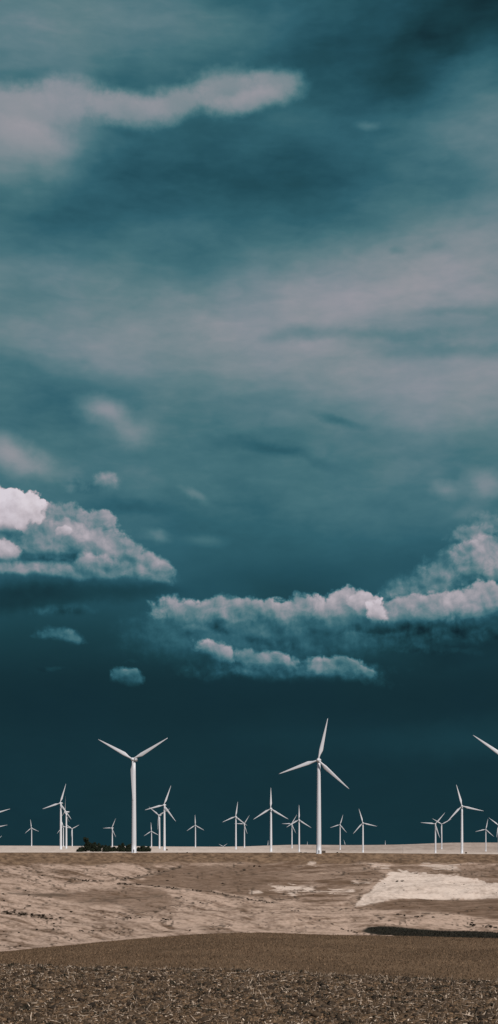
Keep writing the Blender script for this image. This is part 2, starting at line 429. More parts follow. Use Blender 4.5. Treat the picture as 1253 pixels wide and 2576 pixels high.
for i in range(len(cw)):
    m_ = 26; sz = RNG.uniform(.02, .055)
    p = cw[i]+RNG.normal(0, 1, (m_, 3))*np.array([sz, sz, sz*.35])+[0, 0, .02]; a = RNG.normal(0, 1, (m_, 3)); a /= np.linalg.norm(a, axis=1, keepdims=True)
    b_ = np.cross(a, RNG.normal(0, 1, (m_, 3))); b_ /= np.linalg.norm(b_, axis=1, keepdims=True); q_ = .014*RNG.uniform(.6, 1.4, (m_, 1))
    parts_.append(np.stack([p-a*q_, p+b_*q_*.6, p+a*q_, p-b_*q_*.6], 1).reshape(-1, 3))
V = np.concatenate(parts_); cm = mesh_np('creeping_weeds', V, np.arange(len(V)).reshape(-1, 4))
at_ = cm.attributes.new('tone', 'FLOAT', 'POINT'); at_.data.foreach_set('value', np.repeat(RNG.random(len(V)//4), 4).astype(np.float32))
o = link('creeping_weeds', cm, tone_mat('creeping_weed', (.010, .012, .009), (.035, .034, .024), .9))
tag(o, 'small dark creeping weeds dotted among the straw in the foreground', 'weeds', kind='stuff')
n = 2500
o = link('dry_weeds', blades(n, 12, 23.2, .02, .085, .003, np.clip(RNG.beta(1.6, 2.6, n), 0, 1)), straw_m)
tag(o, 'thin dry weeds standing up out of the ploughed foreground', 'weeds', kind='stuff')
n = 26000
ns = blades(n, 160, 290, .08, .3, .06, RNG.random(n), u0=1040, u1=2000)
# keep only blades inside the hollow whose shade is painted
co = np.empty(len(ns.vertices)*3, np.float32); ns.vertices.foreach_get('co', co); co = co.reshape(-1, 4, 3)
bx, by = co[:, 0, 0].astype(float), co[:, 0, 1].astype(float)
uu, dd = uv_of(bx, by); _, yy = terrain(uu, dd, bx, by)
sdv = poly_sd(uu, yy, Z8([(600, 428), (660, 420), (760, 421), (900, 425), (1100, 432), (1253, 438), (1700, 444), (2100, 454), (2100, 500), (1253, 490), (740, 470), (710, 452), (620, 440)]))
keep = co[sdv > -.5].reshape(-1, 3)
nm = mesh_np('hollow_shade', keep, np.arange(len(keep)).reshape(-1, 4))
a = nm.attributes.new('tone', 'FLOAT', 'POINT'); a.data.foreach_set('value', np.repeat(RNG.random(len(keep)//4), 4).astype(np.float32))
o = link('hollow_shade', nm, tone_mat('hollow_shade', (.011, .011, .009), (.034, .029, .020)))  # near-black blades added to carry the shade painted on the ground below
tag(o, 'dark blades standing in for the shade in the hollow at the foot of the pale slope', 'hollow_shade', kind='stuff')

# ------------------------------------------------------------------ shrubs
def leaf_blob(name, r, h, n, seed, leaf, lobes=5):
    rg = np.random.default_rng(seed)
    cs = np.stack([rg.uniform(-.5, .5, lobes)*r, rg.uniform(-.5, .5, lobes)*r, rg.uniform(.25, .75, lobes)*h], -1)
    rs = rg.uniform(.3, .6, lobes)*min(r, h)
    k = rg.integers(0, lobes, n); d = rg.normal(0, 1, (n, 3)); d /= np.linalg.norm(d, axis=1, keepdims=True)
    p = cs[k]+d*(rs[k]*rg.uniform(.5, 1.05, n))[:, None]; p[:, 2] = np.maximum(p[:, 2], 0)
    a = rg.normal(0, 1, (n, 3)); a /= np.linalg.norm(a, axis=1, keepdims=True); b_ = np.cross(a, d); 
    b_ /= np.maximum(np.linalg.norm(b_, axis=1, keepdims=True), 1e-4)
    s = leaf*rg.uniform(.6, 1.3, n)[:, None]
    V = np.stack([p-a*s, p+b_*s*.6, p+a*s, p-b_*s*.6], 1).reshape(-1, 3)
    me = mesh_np(name, V, np.arange(4*n).reshape(-1, 4))
    at_ = me.attributes.new('tone', 'FLOAT', 'POINT'); at_.data.foreach_set('value', np.repeat(rg.random(n), 4).astype(np.float32)); return me
shrub_m = tone_mat('scrub', (.012, .010, .007), (.045, .032, .021), .9)
shrub_me = [leaf_blob('shrub', .55, .62, 170, s, .10) for s in range(5)]
for m_ in shrub_me: m_.materials.append(shrub_m)
shr_n = 0
def shrub(u, Yp, s, label, group):
    global shr_n
    if shr_n >= 296: return
    D = solve_D(u, Yp, 175, 1040); x, y = at(u, D); shr_n += 1
    o = bpy.data.objects.new('shrub', shrub_me[shr_n % 5]); COL.objects.link(o)
    k = 1.2*s*D/F/1.1
    o.location = (x, y, gz(x, y)-.04*k); o.scale = (k*random.uniform(.9, 1.4), k, k*random.uniform(.6, .95)); o.rotation_euler.z = random.uniform(0, 6.28)
    tag(o, label, 'shrub', group)
def cluster7(pts, n, jx, jy, s0, s1, label, group, zz=7):
    ox = 0 if zz == 7 else 720
    seg = [math.hypot(b[0]-a[0], b[1]-a[1]) for a, b in zip(pts[:-1], pts[1:])]
    for i in range(n):
        if len(pts) > 1:
            r = random.uniform(0, sum(seg)); k = 0
            while r > seg[k]: r -= seg[k]; k += 1
            f_ = r/seg[k]; px = pts[k][0]*(1-f_)+pts[k+1][0]*f_; py = pts[k][1]*(1-f_)+pts[k+1][1]*f_
        else: px, py = pts[0]
        px += random.gauss(0, jx); py += random.gauss(0, jy)
        shrub(ox+px/1.74, 2440+py/1.74, random.uniform(s0, s1), label, group)
cluster7([(20, 350), (80, 352), (150, 368), (270, 372)], 44, 10, 7, 5, 11, 'dark shrub in the dense scrub patch low on the left slope', 'shrubs of the dense scrub patch at left')
cluster7([(380, 180), (440, 187), (520, 192)], 16, 6, 2.5, 4, 8, 'dark shrub in the short row high on the left slope', 'shrubs of the short row high on the left slope')
cluster7([(590, 202), (720, 211), (800, 225), (930, 236), (1080, 250), (1253, 281), (1330, 287), (1410, 292)], 56, 6, 2.2, 3.5, 7.5, 'small dark shrub along the thin gully line crossing the slope', 'shrubs along the gully line')
cluster7([(625, 188), (700, 165), (820, 133), (915, 112)], 14, 7, 3, 3.5, 7, 'small dark shrub on the brown gully bank below the big left turbine', 'shrubs on the brown gully bank')
cluster7([(632, 375), (672, 378)], 6, 3, 2, 6, 9, 'dark shrub in the small knot at the middle of the lower slope', 'shrubs of the middle knot')
cluster7([(805, 388), (862, 385)], 9, 4, 3, 6, 9, 'dark shrub in the pair of knots right of the slope middle', 'shrubs of the right middle knot')
cluster7([(400, 440), (600, 440)], 14, 10, 3, 4, 7, 'small shrub in the sparse row just above the stubble field', 'shrubs above the stubble field')
cluster7([(1085, 398), (1150, 410), (1245, 415)], 15, 7, 4, 5, 10, 'dark shrub on the pale bank above the right end of the dark hollow', 'shrubs above the right end of the dark hollow', 8)
cluster7([(215, 346), (280, 352)], 5, 4, 2, 6, 8, 'dark shrub in the loose pair below the mottled slope', 'shrubs below the mottled slope', 8)
cluster7([(405, 410), (445, 420), (550, 442)], 7, 6, 3, 5, 9, 'dark shrub just left of the dark hollow', 'shrubs left of the dark hollow', 8)
cluster7([(705, 350), (830, 372), (925, 380)], 9, 10, 4, 6, 10, 'dark shrub above the middle of the dark hollow', 'shrubs above the dark hollow', 8)
cluster7([(735, 195), (795, 187)], 5, 5, 3, 5, 8, 'rusty shrub growing on the bare chalky patch', 'shrubs on the chalky patch', 8)
cluster7([(0, 115), (70, 112)], 6, 6, 3, 4, 7, 'small shrub at the upper edge of the mottled slope', 'shrubs at the upper edge of the mottled slope', 8)
for (a_, b_) in [(215, 160), (130, 237), (15, 262), (520, 343), (528, 362), (587, 397), (858, 355), (268, 440), (18, 442), (95, 452), (32, 472), (270, 392), (912, 272), (955, 436), (1008, 300), (843, 180), (77, 515), (100, 512), (145, 265), (125, 328), (150, 310), (357, 340), (20, 290), (705, 378), (1120, 203), (1230, 133), (940, 285), (185, 440), (300, 372), (358, 478)]:
    shrub(a_/1.74, 2440+b_/1.74, random.uniform(6, 9.5), 'lone dark shrub standing by itself on the pale slope', 'lone shrubs on the slope')
for i in range(120):
    shrub(random.uniform(0, 1440), random.uniform(2520, 2690), random.uniform(2.5, 5.0), 'tiny dark tussock scattered over the slope', 'tussocks on the slope')

# ------------------------------------------------------------------ trees behind the crest
bark_m = mat('bark', (.05, .035, .025))[0]
tree_m = tone_mat('dark_foliage', (.006, .010, .007), (.022, .030, .016), .9)
def trunk_me(h, r, seed):
    bm = bmesh.new(); rg = random.Random(seed)
    def limb(p, q, r0, r1):
        d = (q-p); L = d.length; M = Matrix.Translation((p+q)/2) @ d.to_track_quat('Z', 'Y').to_matrix().to_4x4()
        bmesh.ops.create_cone(bm, cap_ends=True, segments=7, radius1=r0, radius2=r1, depth=L, matrix=M)
    top = Vector((rg.uniform(-.3, .3), rg.uniform(-.3, .3), h*.8)); limb(Vector((0, 0, -.5)), top, r, r*.3)
    for i in range(7):
        f_ = rg.uniform(.25, .8); a = rg.uniform(0, 6.28); p = top*f_
        limb(p, p+Vector((math.cos(a), math.sin(a), .7))*h*.22, r*.4, r*.1)
    me = bpy.data.meshes.new('trunk'); bm.to_mesh(me); bm.free(); return me
TREES = [(231, 2452, 15, 'lowest dark bush at the left end of the tree belt'),
 (249, 2421, 20, 'tallest dark tree near the left end of the tree belt'), (262, 2437, 16, 'dark tree just right of the tallest tree of the belt'),
 (275, 2436, 17, 'round dark tree third from the left tall tree'), (286, 2438, 13, 'dark tree left of the first gap in the tree belt'),
 (303, 2444, 17, 'dark tree right of the first gap in the tree belt'), (316, 2446, 15, 'low dark tree in front of the small turbine behind the belt'), (328, 2449, 13, 'low dark bush left of the second gap in the belt'),
 (345, 2443, 12, 'dark tree right of the second gap in the belt'), (355, 2438, 15, 'pointed dark tree left of the big left turbine'), (370, 2443, 14, 'dark tree touching the big left turbine tower'),
 (378, 2440, 10, 'dark tree half hidden behind the big left turbine tower'),
 (402, 2451, 14, 'low dark bush just right of the big left turbine tower'), (414, 2447, 15, 'dark tree in the right part of the tree belt'), (428, 2448, 14, 'dark tree at the right end of the tree belt')]
for i, (u, ytop, wpx, lab) in enumerate(TREES):
    D = 1430+(i*37) % 90; x, y = at(u, D); z = gz(x, y)
    h = CAMZ+(HY-ytop)/F*D - z; r = wpx/F*D*.88
    e = empty('tree', (x, y, z)); tag(e, lab, 'tree', 'trees of the dark belt behind the crest')
    link('trunk', trunk_me(h, .25, i), bark_m, e)
    rg = np.random.default_rng(100+i); nl = 13
    cs = np.stack([rg.normal(0, .33, nl)*r, rg.normal(0, .33, nl)*r, h*np.linspace(.12, .92, nl)], -1)
    taper = 1-.55*np.linspace(0, 1, nl)
    cs[:, :2] *= taper[:, None]
    rs = r*.50*taper*rg.uniform(.8, 1.2, nl); nn = 4200
    k = rg.integers(0, nl, nn); d = rg.normal(0, 1, (nn, 3)); d /= np.linalg.norm(d, axis=1, keepdims=True)
    p = cs[k]+d*(rs[k]*rg.uniform(.45, 1.1, nn))[:, None]; p[:, 2] = np.maximum(p[:, 2], .1)
    a = rg.normal(0, 1, (nn, 3)); a /= np.linalg.norm(a, axis=1, keepdims=True); b_ = np.cross(a, d); b_ /= np.maximum(np.linalg.norm(b_, axis=1, keepdims=True), 1e-4)
    s = .6*rg.uniform(.6, 1.3, nn)[:, None]
    V = np.stack([p-a*s, p+b_*s*.6, p+a*s, p-b_*s*.6], 1).reshape(-1, 3)
    cm = mesh_np('crown', V, np.arange(4*nn).reshape(-1, 4))
    at_ = cm.attributes.new('tone', 'FLOAT', 'POINT'); at_.data.foreach_set('value', np.repeat(rg.random(nn), 4).astype(np.float32))
    link('crown', cm, tree_m, e)

# ------------------------------------------------------------------ wind turbines
wm, t, b = mat('turbine_white', rough=.42, spec=.35)
tc = t.new('ShaderNodeTexCoord').outputs['Object']
mp = t.new('ShaderNodeMapping'); mp.inputs['Scale'].default_value = (.8, .8, .05); t.l.new(tc, mp.inputs[0])
t.l.new(t.mix(t.mr(t.noise(mp.outputs[0], 1.0, 4, .6), .55, .75, 0, .5), (.56, .575, .61), (.45, .45, .47)), b.inputs['Base Color'])
dm = mat('turbine_grey', (.12, .12, .13), .5)[0]
BL = 36.0
def blade_mesh():
    secs = []; N = 18; n = 14
    for i in range(N+1):
        f_ = i/N; r = 1.0+f_*(BL-1.0)
        if f_ < .06: ch, th = 1.5, 1.5
        elif f_ < .22:
            k = (f_-.06)/.16; k = k*k*(3-2*k); ch = 1.5+k*1.75; th = 1.5-k*.75
        else:
            k = (f_-.22)/.78; ch = 3.25*(1-k)**.85+.32; th = .75*(1-k)**1.3+.06
        tw = math.radians(14*(1-f_)**2); ch *= .92
        off = -.22*(ch-1.5) if f_ > .06 else 0
        ring = []
        for j in range(n):
            a = 2*math.pi*j/n; cx = math.cos(a)*ch/2; ty = math.sin(a)*th/2*(1-.35*math.cos(a)*(f_ > .06))
            cx += -off
            ring.append((cx*math.cos(tw)-ty*math.sin(tw), cx*math.sin(tw)+ty*math.cos(tw)-f_*f_*.8*0, r))
        secs.append(ring)
    V = [p for s_ in secs for p in s_]
    Fc = [(i*n+j, i*n+(j+1) % n, (i+1)*n+(j+1) % n, (i+1)*n+j) for i in range(N) for j in range(n)]
    me = bpy.data.meshes.new('blade'); me.from_pydata(V, [], Fc+[tuple(range(N*n, N*n+n))]); me.update()
    for p in me.polygons: p.use_smooth = True
    me.materials.append(wm); return me
def lathe(name, prof_, seg, mat_, axis='Z'):
    V = []; Fc = []
    for (r, z) in prof_:
        for j in range(seg):
            a = 2*math.pi*j/seg
            V.append((r*math.cos(a), r*math.sin(a), z) if axis == 'Z' else (r*math.cos(a), z, r*math.sin(a)))
    for i in range(len(prof_)-1):
        for j in range(seg): Fc.append((i*seg+j, i*seg+(j+1) % seg, (i+1)*seg+(j+1) % seg, (i+1)*seg+j))
    Fc.append(tuple(range(seg))[::-1]); Fc.append(tuple(range((len(prof_)-1)*seg, len(prof_)*seg)))
    me = bpy.data.meshes.new(name); me.from_pydata(V, [], Fc); me.update()
    bm = bmesh.new(); bm.from_mesh(me); bmesh.ops.recalc_face_normals(bm, faces=bm.faces); bm.to_mesh(me); bm.free()
    for p in me.polygons: p.use_smooth = len(p.vertices) == 4
    me.materials.append(mat_); return me
blade_me = blade_mesh()
hub_me = lathe('hub', [(.25, -1.9), (.8, -1.7), (1.2, -1.2), (1.45, -.5), (1.5, .3), (1.35, 1.2)], 20, wm, 'Y')
def nacelle_mesh():
    bm = bmesh.new(); bmesh.ops.create_cube(bm, size=1)
    for v in bm.verts:
        v.co.x *= 3.0; v.co.z *= 3.2; v.co.y = v.co.y*9.0+4.2
        if v.co.y > 4.2: v.co.x *= .8; v.co.z = v.co.z*.78+.25
    bmesh.ops.bevel(bm, geom=list(bm.edges), offset=.45, segments=3, affect='EDGES')
    me = bpy.data.meshes.new('nacelle'); bm.to_mesh(me); bm.free(); me.materials.append(wm)
    for p in me.polygons: p.use_smooth = True
    return me
nac_me = nacelle_mesh()
def vane_mesh():
    bm = bmesh.new()
    bmesh.ops.create_cone(bm, cap_ends=True, segments=6, radius1=.06, radius2=.04, depth=1.4, matrix=Matrix.Translation((0, 7.2, 2.2)))
    bmesh.ops.create_cube(bm, size=1, matrix=Matrix.Translation((0, 7.4, 2.8)) @ Matrix.Diagonal((.06, .7, .25, 1)))
    me = bpy.data.meshes.new('wind_vane'); bm.to_mesh(me); bm.free(); me.materials.append(dm); return me
vane_me = vane_mesh()
door_me = None
def door_mesh():
    bm = bmesh.new(); bmesh.ops.create_cube(bm, size=1, matrix=Matrix.Translation((0, 0, 1.6)) @ Matrix.Diagonal((.9, .18, 2.1, 1)))
    bmesh.ops.bevel(bm, geom=list(bm.edges), offset=.05, segments=2, affect='EDGES')
    for i in range(3): bmesh.ops.create_cube(bm, size=1, matrix=Matrix.Translation((0, -.5-.25*i, .45-.17*i)) @ Matrix.Diagonal((.9, .24, .06, 1)))
    me = bpy.data.meshes.new('door'); bm.to_mesh(me); bm.free(); me.materials.append(dm); return me
door_me = door_mesh()

def turbine(hx, hy, lenpx, ang, yaw, label, box=False):
    D = F*BL/lenpx; x, y = at(hx, D)
    hz = CAMZ+(HY-hy)/F*D
    ya = math.radians(yaw)     # + turns the rotor to the left of the camera
    bz = gz(x, y)
    ov = 3.6
    tx = x+math.sin(ya)*ov; ty = y+math.cos(ya)*ov
    bz = gz(tx, ty)
    e = empty('wind_turbine', (tx, ty, bz)); tag(e, label, 'wind turbine', 'wind turbines of the wind farm')
    H = hz-bz-1.5
    pr = [(2.45, -1.0), (2.45, .25), (2.12, .3), (2.08, 8)]
    for i in range(1, 9): pr.append((2.08-(.68*(i/8)**1.1), 8+(H-8)*i/8))
    link('tower', lathe('tower', pr, 28, wm), None, e)
    R = Matrix.Rotation(-ya, 4, 'Z')
    def add(name, me, M):
        o = bpy.data.objects.new(name, me); COL.objects.link(o); o.parent = e; o.matrix_local = M; return o
    top = Matrix.Translation((0, 0, H+1.5)) @ R
    add('nacelle', nac_me, top @ Matrix.Translation((0, -1.9, 0)))
    if lenpx > 50: add('wind_vane', vane_me, top @ Matrix.Translation((0, -1.9, -.3)))
    hb = top @ Matrix.Translation((0, -ov, 0))
    hub = add('hub', hub_me, hb)
    for a in ang:
        # sign: clockwise from up as seen from the camera (which looks along +y)
        M = hb @ Matrix.Rotation(math.radians(a), 4, 'Y')
        add('blade', blade_me, M)
    if lenpx > 100: add('door', door_me, Matrix.Translation((0, -2.13, .2)))
    return e
T = [
 (383.5, 2195, 121, (61, 180, 300), 13, 'large white turbine left of centre, upper blades in a V, beside the dark trees'),
 (920, 2197.5, 123, (13.5, 133.5, 252), 12, 'tallest white wind turbine right of centre beside a small brown box'),
 (1467, 2196.5, 122, (-52.7, 67, 187), 12, 'wind turbine outside the right edge with one large white blade reaching into the picture'),
 (173.5, 2322, 58.5, (18.9, 143, 254), 16, 'medium white turbine foremost in the cluster on the left'),
 (187.5, 2347.5, 46, (8, 128, 248), 62, 'turbine turned edge on, directly behind the foremost turbine of the left cluster'),
 (182.3, 2389, 28, (342, 102, 222), 12, 'small turbine hidden between the two front towers of the left cluster'),
 (208, 2395.7, 25.5, (64, 184, 304), 12, 'small turbine at the right side of the left cluster'),
 (90.5, 2393.7, 25.5, (354, 114, 232), 12, 'small lone turbine at the far left between the edge and the left cluster'),
 (-16, 2351, 50, (76, 196, 316), 12, 'turbine outside the left edge, only its upper pale blade tip showing'),
 (-8, 2390.5, 32, (80, 200, 320), 12, 'smaller turbine outside the left edge, its blade tip below the other one'),
 (-9, 2429, 21, (50, 170, 290), 12, 'distant turbine outside the left edge, only a faint low blade tip showing'),
 (323, 2393.7, 31, (27, 152, 270), 28, 'small turbine rising behind the dark trees left of the big left tower'),
 (437.5, 2403, 26.5, (358, 118, 238), 10, 'small faint turbine just left of the overlapping pair beside the big left tower'),
 (458.7, 2356.6, 43, (66, 184, 305), 32, 'medium turbine with V blades, behind the taller one beside the big left tower'),
 (473.7, 2327.4, 60, (21.5, 143, 257), 14, 'medium white turbine right of the big left tower, in front of the V bladed one'),
 (564.5, 2385.7, 30.5, (359, 119, 237), 10, 'small lone turbine halfway between the left pair and the middle pair'),
 (645, 2447, 15, (298, 58, 178), 10, 'tiny turbine sunk behind the pale ridge with only blade tips showing'),
 (681.2, 2360.5, 43, (9, 128, 248), 12, 'left turbine of the touching pair left of centre'),
 (705.5, 2382, 31, (35, 160, 273), 25, 'smaller right turbine of the touching pair left of centre'),
 (782.5, 2337.7, 60.5, (1, 121, 239), 12, 'medium turbine at the centre with one blade straight up'),
 (843, 2381.5, 31, (33, 154, 271), 25, 'small turbine left of the tallest turbine, crossing its upright neighbour'),
 (864.3, 2370, 43, (1, 123, 240), 12, 'turbine with one blade straight up immediately left of the tallest turbine'),
 (888, 2448, 16, (4, 124, 244), 10, 'tiny far turbine, just a blade tip above the ridge left of the tallest tower'),
 (774, 2446, 17, (6, 126, 246), 10, 'tiny far turbine, just a blade tip left of the centre turbine base'),
 (983, 2384, 30.5, (18, 140, 253), 12, 'small turbine first to the right of the tallest turbine'),
 (998, 2443, 15.5, (347, 107, 227), 10, 'tiny far turbine low on the ridge right of the first small turbine'),
 (1049, 2379, 42.5, (345, 104, 222), 12, 'medium turbine with backward leaning upper blade, alone right of the tallest one'),
 (1114, 2446, 17, (0, 120, 240), 10, 'tiny far turbine, just a blade tip in the empty stretch at right'),
 (1258.4, 2381.8, 43, (42, 162, 276), 20, 'left turbine of the pair on the right, one blade pointing level left'),
 (1277, 2382.7, 31.5, (62, 182, 302), 12, 'small turbine behind the right pair with blades in a V'),
 (1335.6, 2330, 63.5, (346, 104, 223), 12, 'largest turbine of the right group, upper blade leaning left'),
 (1404.7, 2397.7, 31, (12, 133, 258), 12, 'small turbine right of the largest one in the right group'),
 (1441.5, 2386, 36, (-51, 69, 189), 12, 'turbine cut by the right edge with one thin blade reaching up left'),
]
for r_ in T: turbine(*r_)

# ------------------------------------------------------------------ transformer boxes, mast, crest shrubs
bxm = mat('brown_paint', (.06, .042, .032), .6)[0]; bxr = mat('box_roof', (.09, .07, .055), .6)[0]
def tbox(u, D, w, h, label):
    x, y = at(u, D); e = empty('transformer_box', (x, y, gz(x, y))); tag(e, label, 'transformer box')
    def part(name, cx, cy, cz, sx, sy, sz, m_):
        bm = bmesh.new(); bmesh.ops.create_cube(bm, size=1, matrix=Matrix.Translation((cx, cy, cz)) @ Matrix.Diagonal((sx, sy, sz, 1)))
        bmesh.ops.bevel(bm, geom=list(bm.edges), offset=.04, segments=1, affect='EDGES')
        me = bpy.data.meshes.new(name); bm.to_mesh(me); bm.free(); link(name, me, m_, e)
    part('cabinet', 0, 0, h*.48, w, 2., h*1.0, bxm); part('lid', 0, 0, h*.99+.06, w+.2, 2.2, .14, bxr)
    part('door', -w*.24, -1.03, h*.5, w*.42, .06, h*.8, bxr); part('door', w*.24, -1.03, h*.5, w*.42, .06, h*.8, bxr)
tbox(936, 1036, 3.0, 2.1, 'brown transformer box right beside the foot of the tallest turbine')
tbox(482.5, 2080, 3.0, 2.4, 'small brown transformer box beside the foot of the turbine right of the big left one')
tbox(1347.5, 1985, 3.0, 2.4, 'small brown transformer box beside the foot of the largest turbine of the right group')
def mast(u, D, h, label):
    x, y = at(u, D); e = empty('weather_mast', (x, y, gz(x, y))); tag(e, label, 'mast')
    link('pole', lathe('pole', [(.16, -.3), (.14, h*.5), (.07, h)], 8, dm), None, e)
    bm = bmesh.new(); bmesh.ops.create_cube(bm, size=1, matrix=Matrix.Translation((0, 0, h*.96)) @ Matrix.Diagonal((1.6, .08, .08, 1)))
    m2 = bpy.data.meshes.new('crossarm'); bm.to_mesh(m2); bm.free(); link('crossarm', m2, dm, e)
mast(1165, 1500, 10.5, 'thin dark weather mast alone on the pale ground between the middle and right turbines')
cres = [leaf_blob('low_bush', 1.3, .8, 260, 50+s, .16) for s in range(2)]
for m_ in cres: m_.materials.append(shrub_m)
for i, (u, D, s) in enumerate([(869, 1040, .9), (883, 1041, .9), (974, 1041, 1.1), (985, 1040, .8), (540, 1041, .9), (512, 1040, .6), (395, 1030, .8)]):
    x, y = at(u, D); o = bpy.data.objects.new('low_bush', cres[i % 2]); COL.objects.link(o); o.location = (x, y, gz(x, y)-.05); o.scale = (s*1.5, s, s*.8)
    tag(o, 'low dark bush sitting on the brown crest between the turbine feet', 'bush', 'low bushes on the crest')

# ------------------------------------------------------------------ light
SUN_EL, SUN_AZ = math.radians(44), math.radians(146)   # compass style: 0 = +y, clockwise
sv = Vector((math.sin(SUN_AZ)*math.cos(SUN_EL), math.cos(SUN_AZ)*math.cos(SUN_EL), math.sin(SUN_EL)))
ld = bpy.data.lights.new('sun', 'SUN'); ld.energy = 4.0; ld.angle = math.radians(.5); ld.color = (1.0, .93, .86)
lo = bpy.data.objects.new('sun', ld); COL.objects.link(lo); lo.rotation_euler = (-sv).to_track_quat('-Z', 'Y').to_euler(); lo.location = sv*50

# ------------------------------------------------------------------ sky
W = bpy.data.worlds.new('World'); S.world = W; W.use_nodes = True; W.cycles.sampling_method = 'NONE'
wt = W.node_tree; wt.nodes.clear(); t = NT(wt)
dirv = t.new('ShaderNodeTexCoord').outputs['Generated']
sx = t.new('ShaderNodeSeparateXYZ'); t.l.new(dirv, sx.inputs[0]); X_, Y_, Z_ = sx.outputs
SC = F/1.149
h_ = t.m('SQRT', t.m('ADD', t.m('MULTIPLY', X_, X_), t.m('MULTIPLY', Y_, Y_)))
az_ = t.m('ARCTAN2', X_, Y_)
Au = t.m('MULTIPLY_ADD', az_, SC, CX/1.149)
El = t.m('MINIMUM', t.m('DIVIDE', Z_, t.m('MAXIMUM', h_, .02)), 2.2)
Vv = t.m('MULTIPLY_ADD', El, -SC, HY/1.149)
cb = t.new('ShaderNodeCombineXYZ'); t.l.new(Au, cb.inputs[0]); t.l.new(Vv, cb.inputs[1]); PX = cb.outputs[0]
cn = t.new('ShaderNodeCombineXYZ')
t.l.new(t.m('MULTIPLY', t.m('DIVIDE', X_, t.m('MAXIMUM', h_, .02)), SC), cn.inputs[0]); t.l.new(t.m('MULTIPLY', t.m('DIVIDE', Y_, t.m('MAXIMUM', h_, .02)), SC), cn.inputs[2]); t.l.new(Vv, cn.inputs[1])
NP = cn.outputs[0]
def warp(P_, scale, amp, detail=5, rough=.55, off=(0, 0, 0)):
    c_ = t.noise(t.vm('ADD', NP, off), scale, detail, rough, out=1)
    v_ = t.vm('SUBTRACT', c_, (.5, .5, .5)); v_ = t.vm('MULTIPLY', v_, (amp[0], amp[1], 0))
    return t.vm('ADD', P_, v_)
PS = warp(PX, 1/260, (260, 130), 4, .55)            # for the broad soft layers
PC = warp(PX, 1/70, (46, 34), 4, .58, (300, 90, 7))   # for heaped clouds
n1 = t.noise(NP, 1/74, 5, .56); nl = t.noise(NP, 1/88, 2, .5); nlu = t.noise(t.vm('ADD', NP, (14, -24, 0)), 1/88, 2, .5)
def voro(P_):
    v = t.new('ShaderNodeTexVoronoi', voronoi_dimensions='2D', feature='F1', normalize=True)
    t.l.new(P_, v.inputs['Vector']); v.inputs['Scale'].default_value = 1/30; v.inputs['Detail'].default_value = 2.0; v.inputs['Roughness'].default_value = .55; v.inputs['Lacunarity'].default_value = 2.3
    return v.outputs['Distance']
v0 = voro(PC); v1 = voro(t.vm('ADD', PC, (6, -9, 0)))
rel = t.m('MULTIPLY_ADD', t.m('SUBTRACT', v1, v0), .26, t.m('MULTIPLY', t.m('SUBTRACT', nl, nlu), .75))
n1c = t.m('ADD', t.m('MULTIPLY', t.m('SUBTRACT', n1, .5), .85), t.m('MULTIPLY', t.m('SUBTRACT', .38, v0), .55))
# base tone by height
BASE = [(0, .33), (250, .335), (350, .335), (480, .335), (600, .375), (700, .44), (800, .475), (930, .465), (1000, .43), (1080, .40), (1200, .39), (1300, .37), (1400, .335), (1480, .30), (1560, .25), (1640, .20), (1720, .155), (1800, .15), (1880, .17), (2000, .165), (2132, .17)]
bv = t.ramp(t.m('DIVIDE', Vv, 2200), [(v/2200, b_) for v, b_ in BASE], 'B_SPLINE')
L = t.m('ADD', bv, 0.0)
def ell(P_, cx, cy, rx, ry, rot=0):
    ch = t.new('ShaderNodeVectorMath', operation='MULTIPLY_ADD')      # evaluated one after another, each on top of the last
    t.l.new(L, ch.inputs[0]); ch.inputs[1].default_value = (1e-6, 1e-6, 0); t.l.new(P_, ch.inputs[2])
    mp = t.new('ShaderNodeMapping', vector_type='TEXTURE'); t.l.new(ch.outputs[0], mp.inputs[0])
    mp.inputs['Location'].default_value = (cx, cy, 0); mp.inputs['Rotation'].default_value = (0, 0, math.radians(rot)); mp.inputs['Scale'].default_value = (rx, ry, 1)
    return mp.outputs[0]
def soft(cx, cy, rx, ry, rot, s, P_=None):
    global L
    q = ell(P_ or PS, cx, cy, rx, ry, rot); d = t.vm('LENGTH', q)
    L = t.m('ADD', L, t.mr(d, 0, 1.25, s, 0))
def puff(cx, cy, rx, ry, rot, top, bot, edge=.35, nz=1.5, alpha=1., kr=.9, fade=True, P_=None):
    global L
    edge *= 1.1; nz *= .95; kr *= .75
    q = ell(P_ or PC, cx, cy, rx, ry, rot); d = t.vm('LENGTH', q)
    s_ = t.new('ShaderNodeSeparateXYZ'); t.l.new(q, s_.inputs[0])
    dens = t.mr(t.m('MULTIPLY_ADD', n1c, nz, t.m('SUBTRACT', 1.12, d)), 0, edge, 0, alpha)
    if fade: dens = t.m('MULTIPLY', dens, t.mr(s_.outputs[1], .15, 1.05, 1, 0))
    br_ = t.mr(s_.outputs[1], -.8, .8, top, bot, False)
    br_ = t.m('MULTIPLY_ADD', rel, kr, br_)
    L = t.mixf(dens, L, br_)
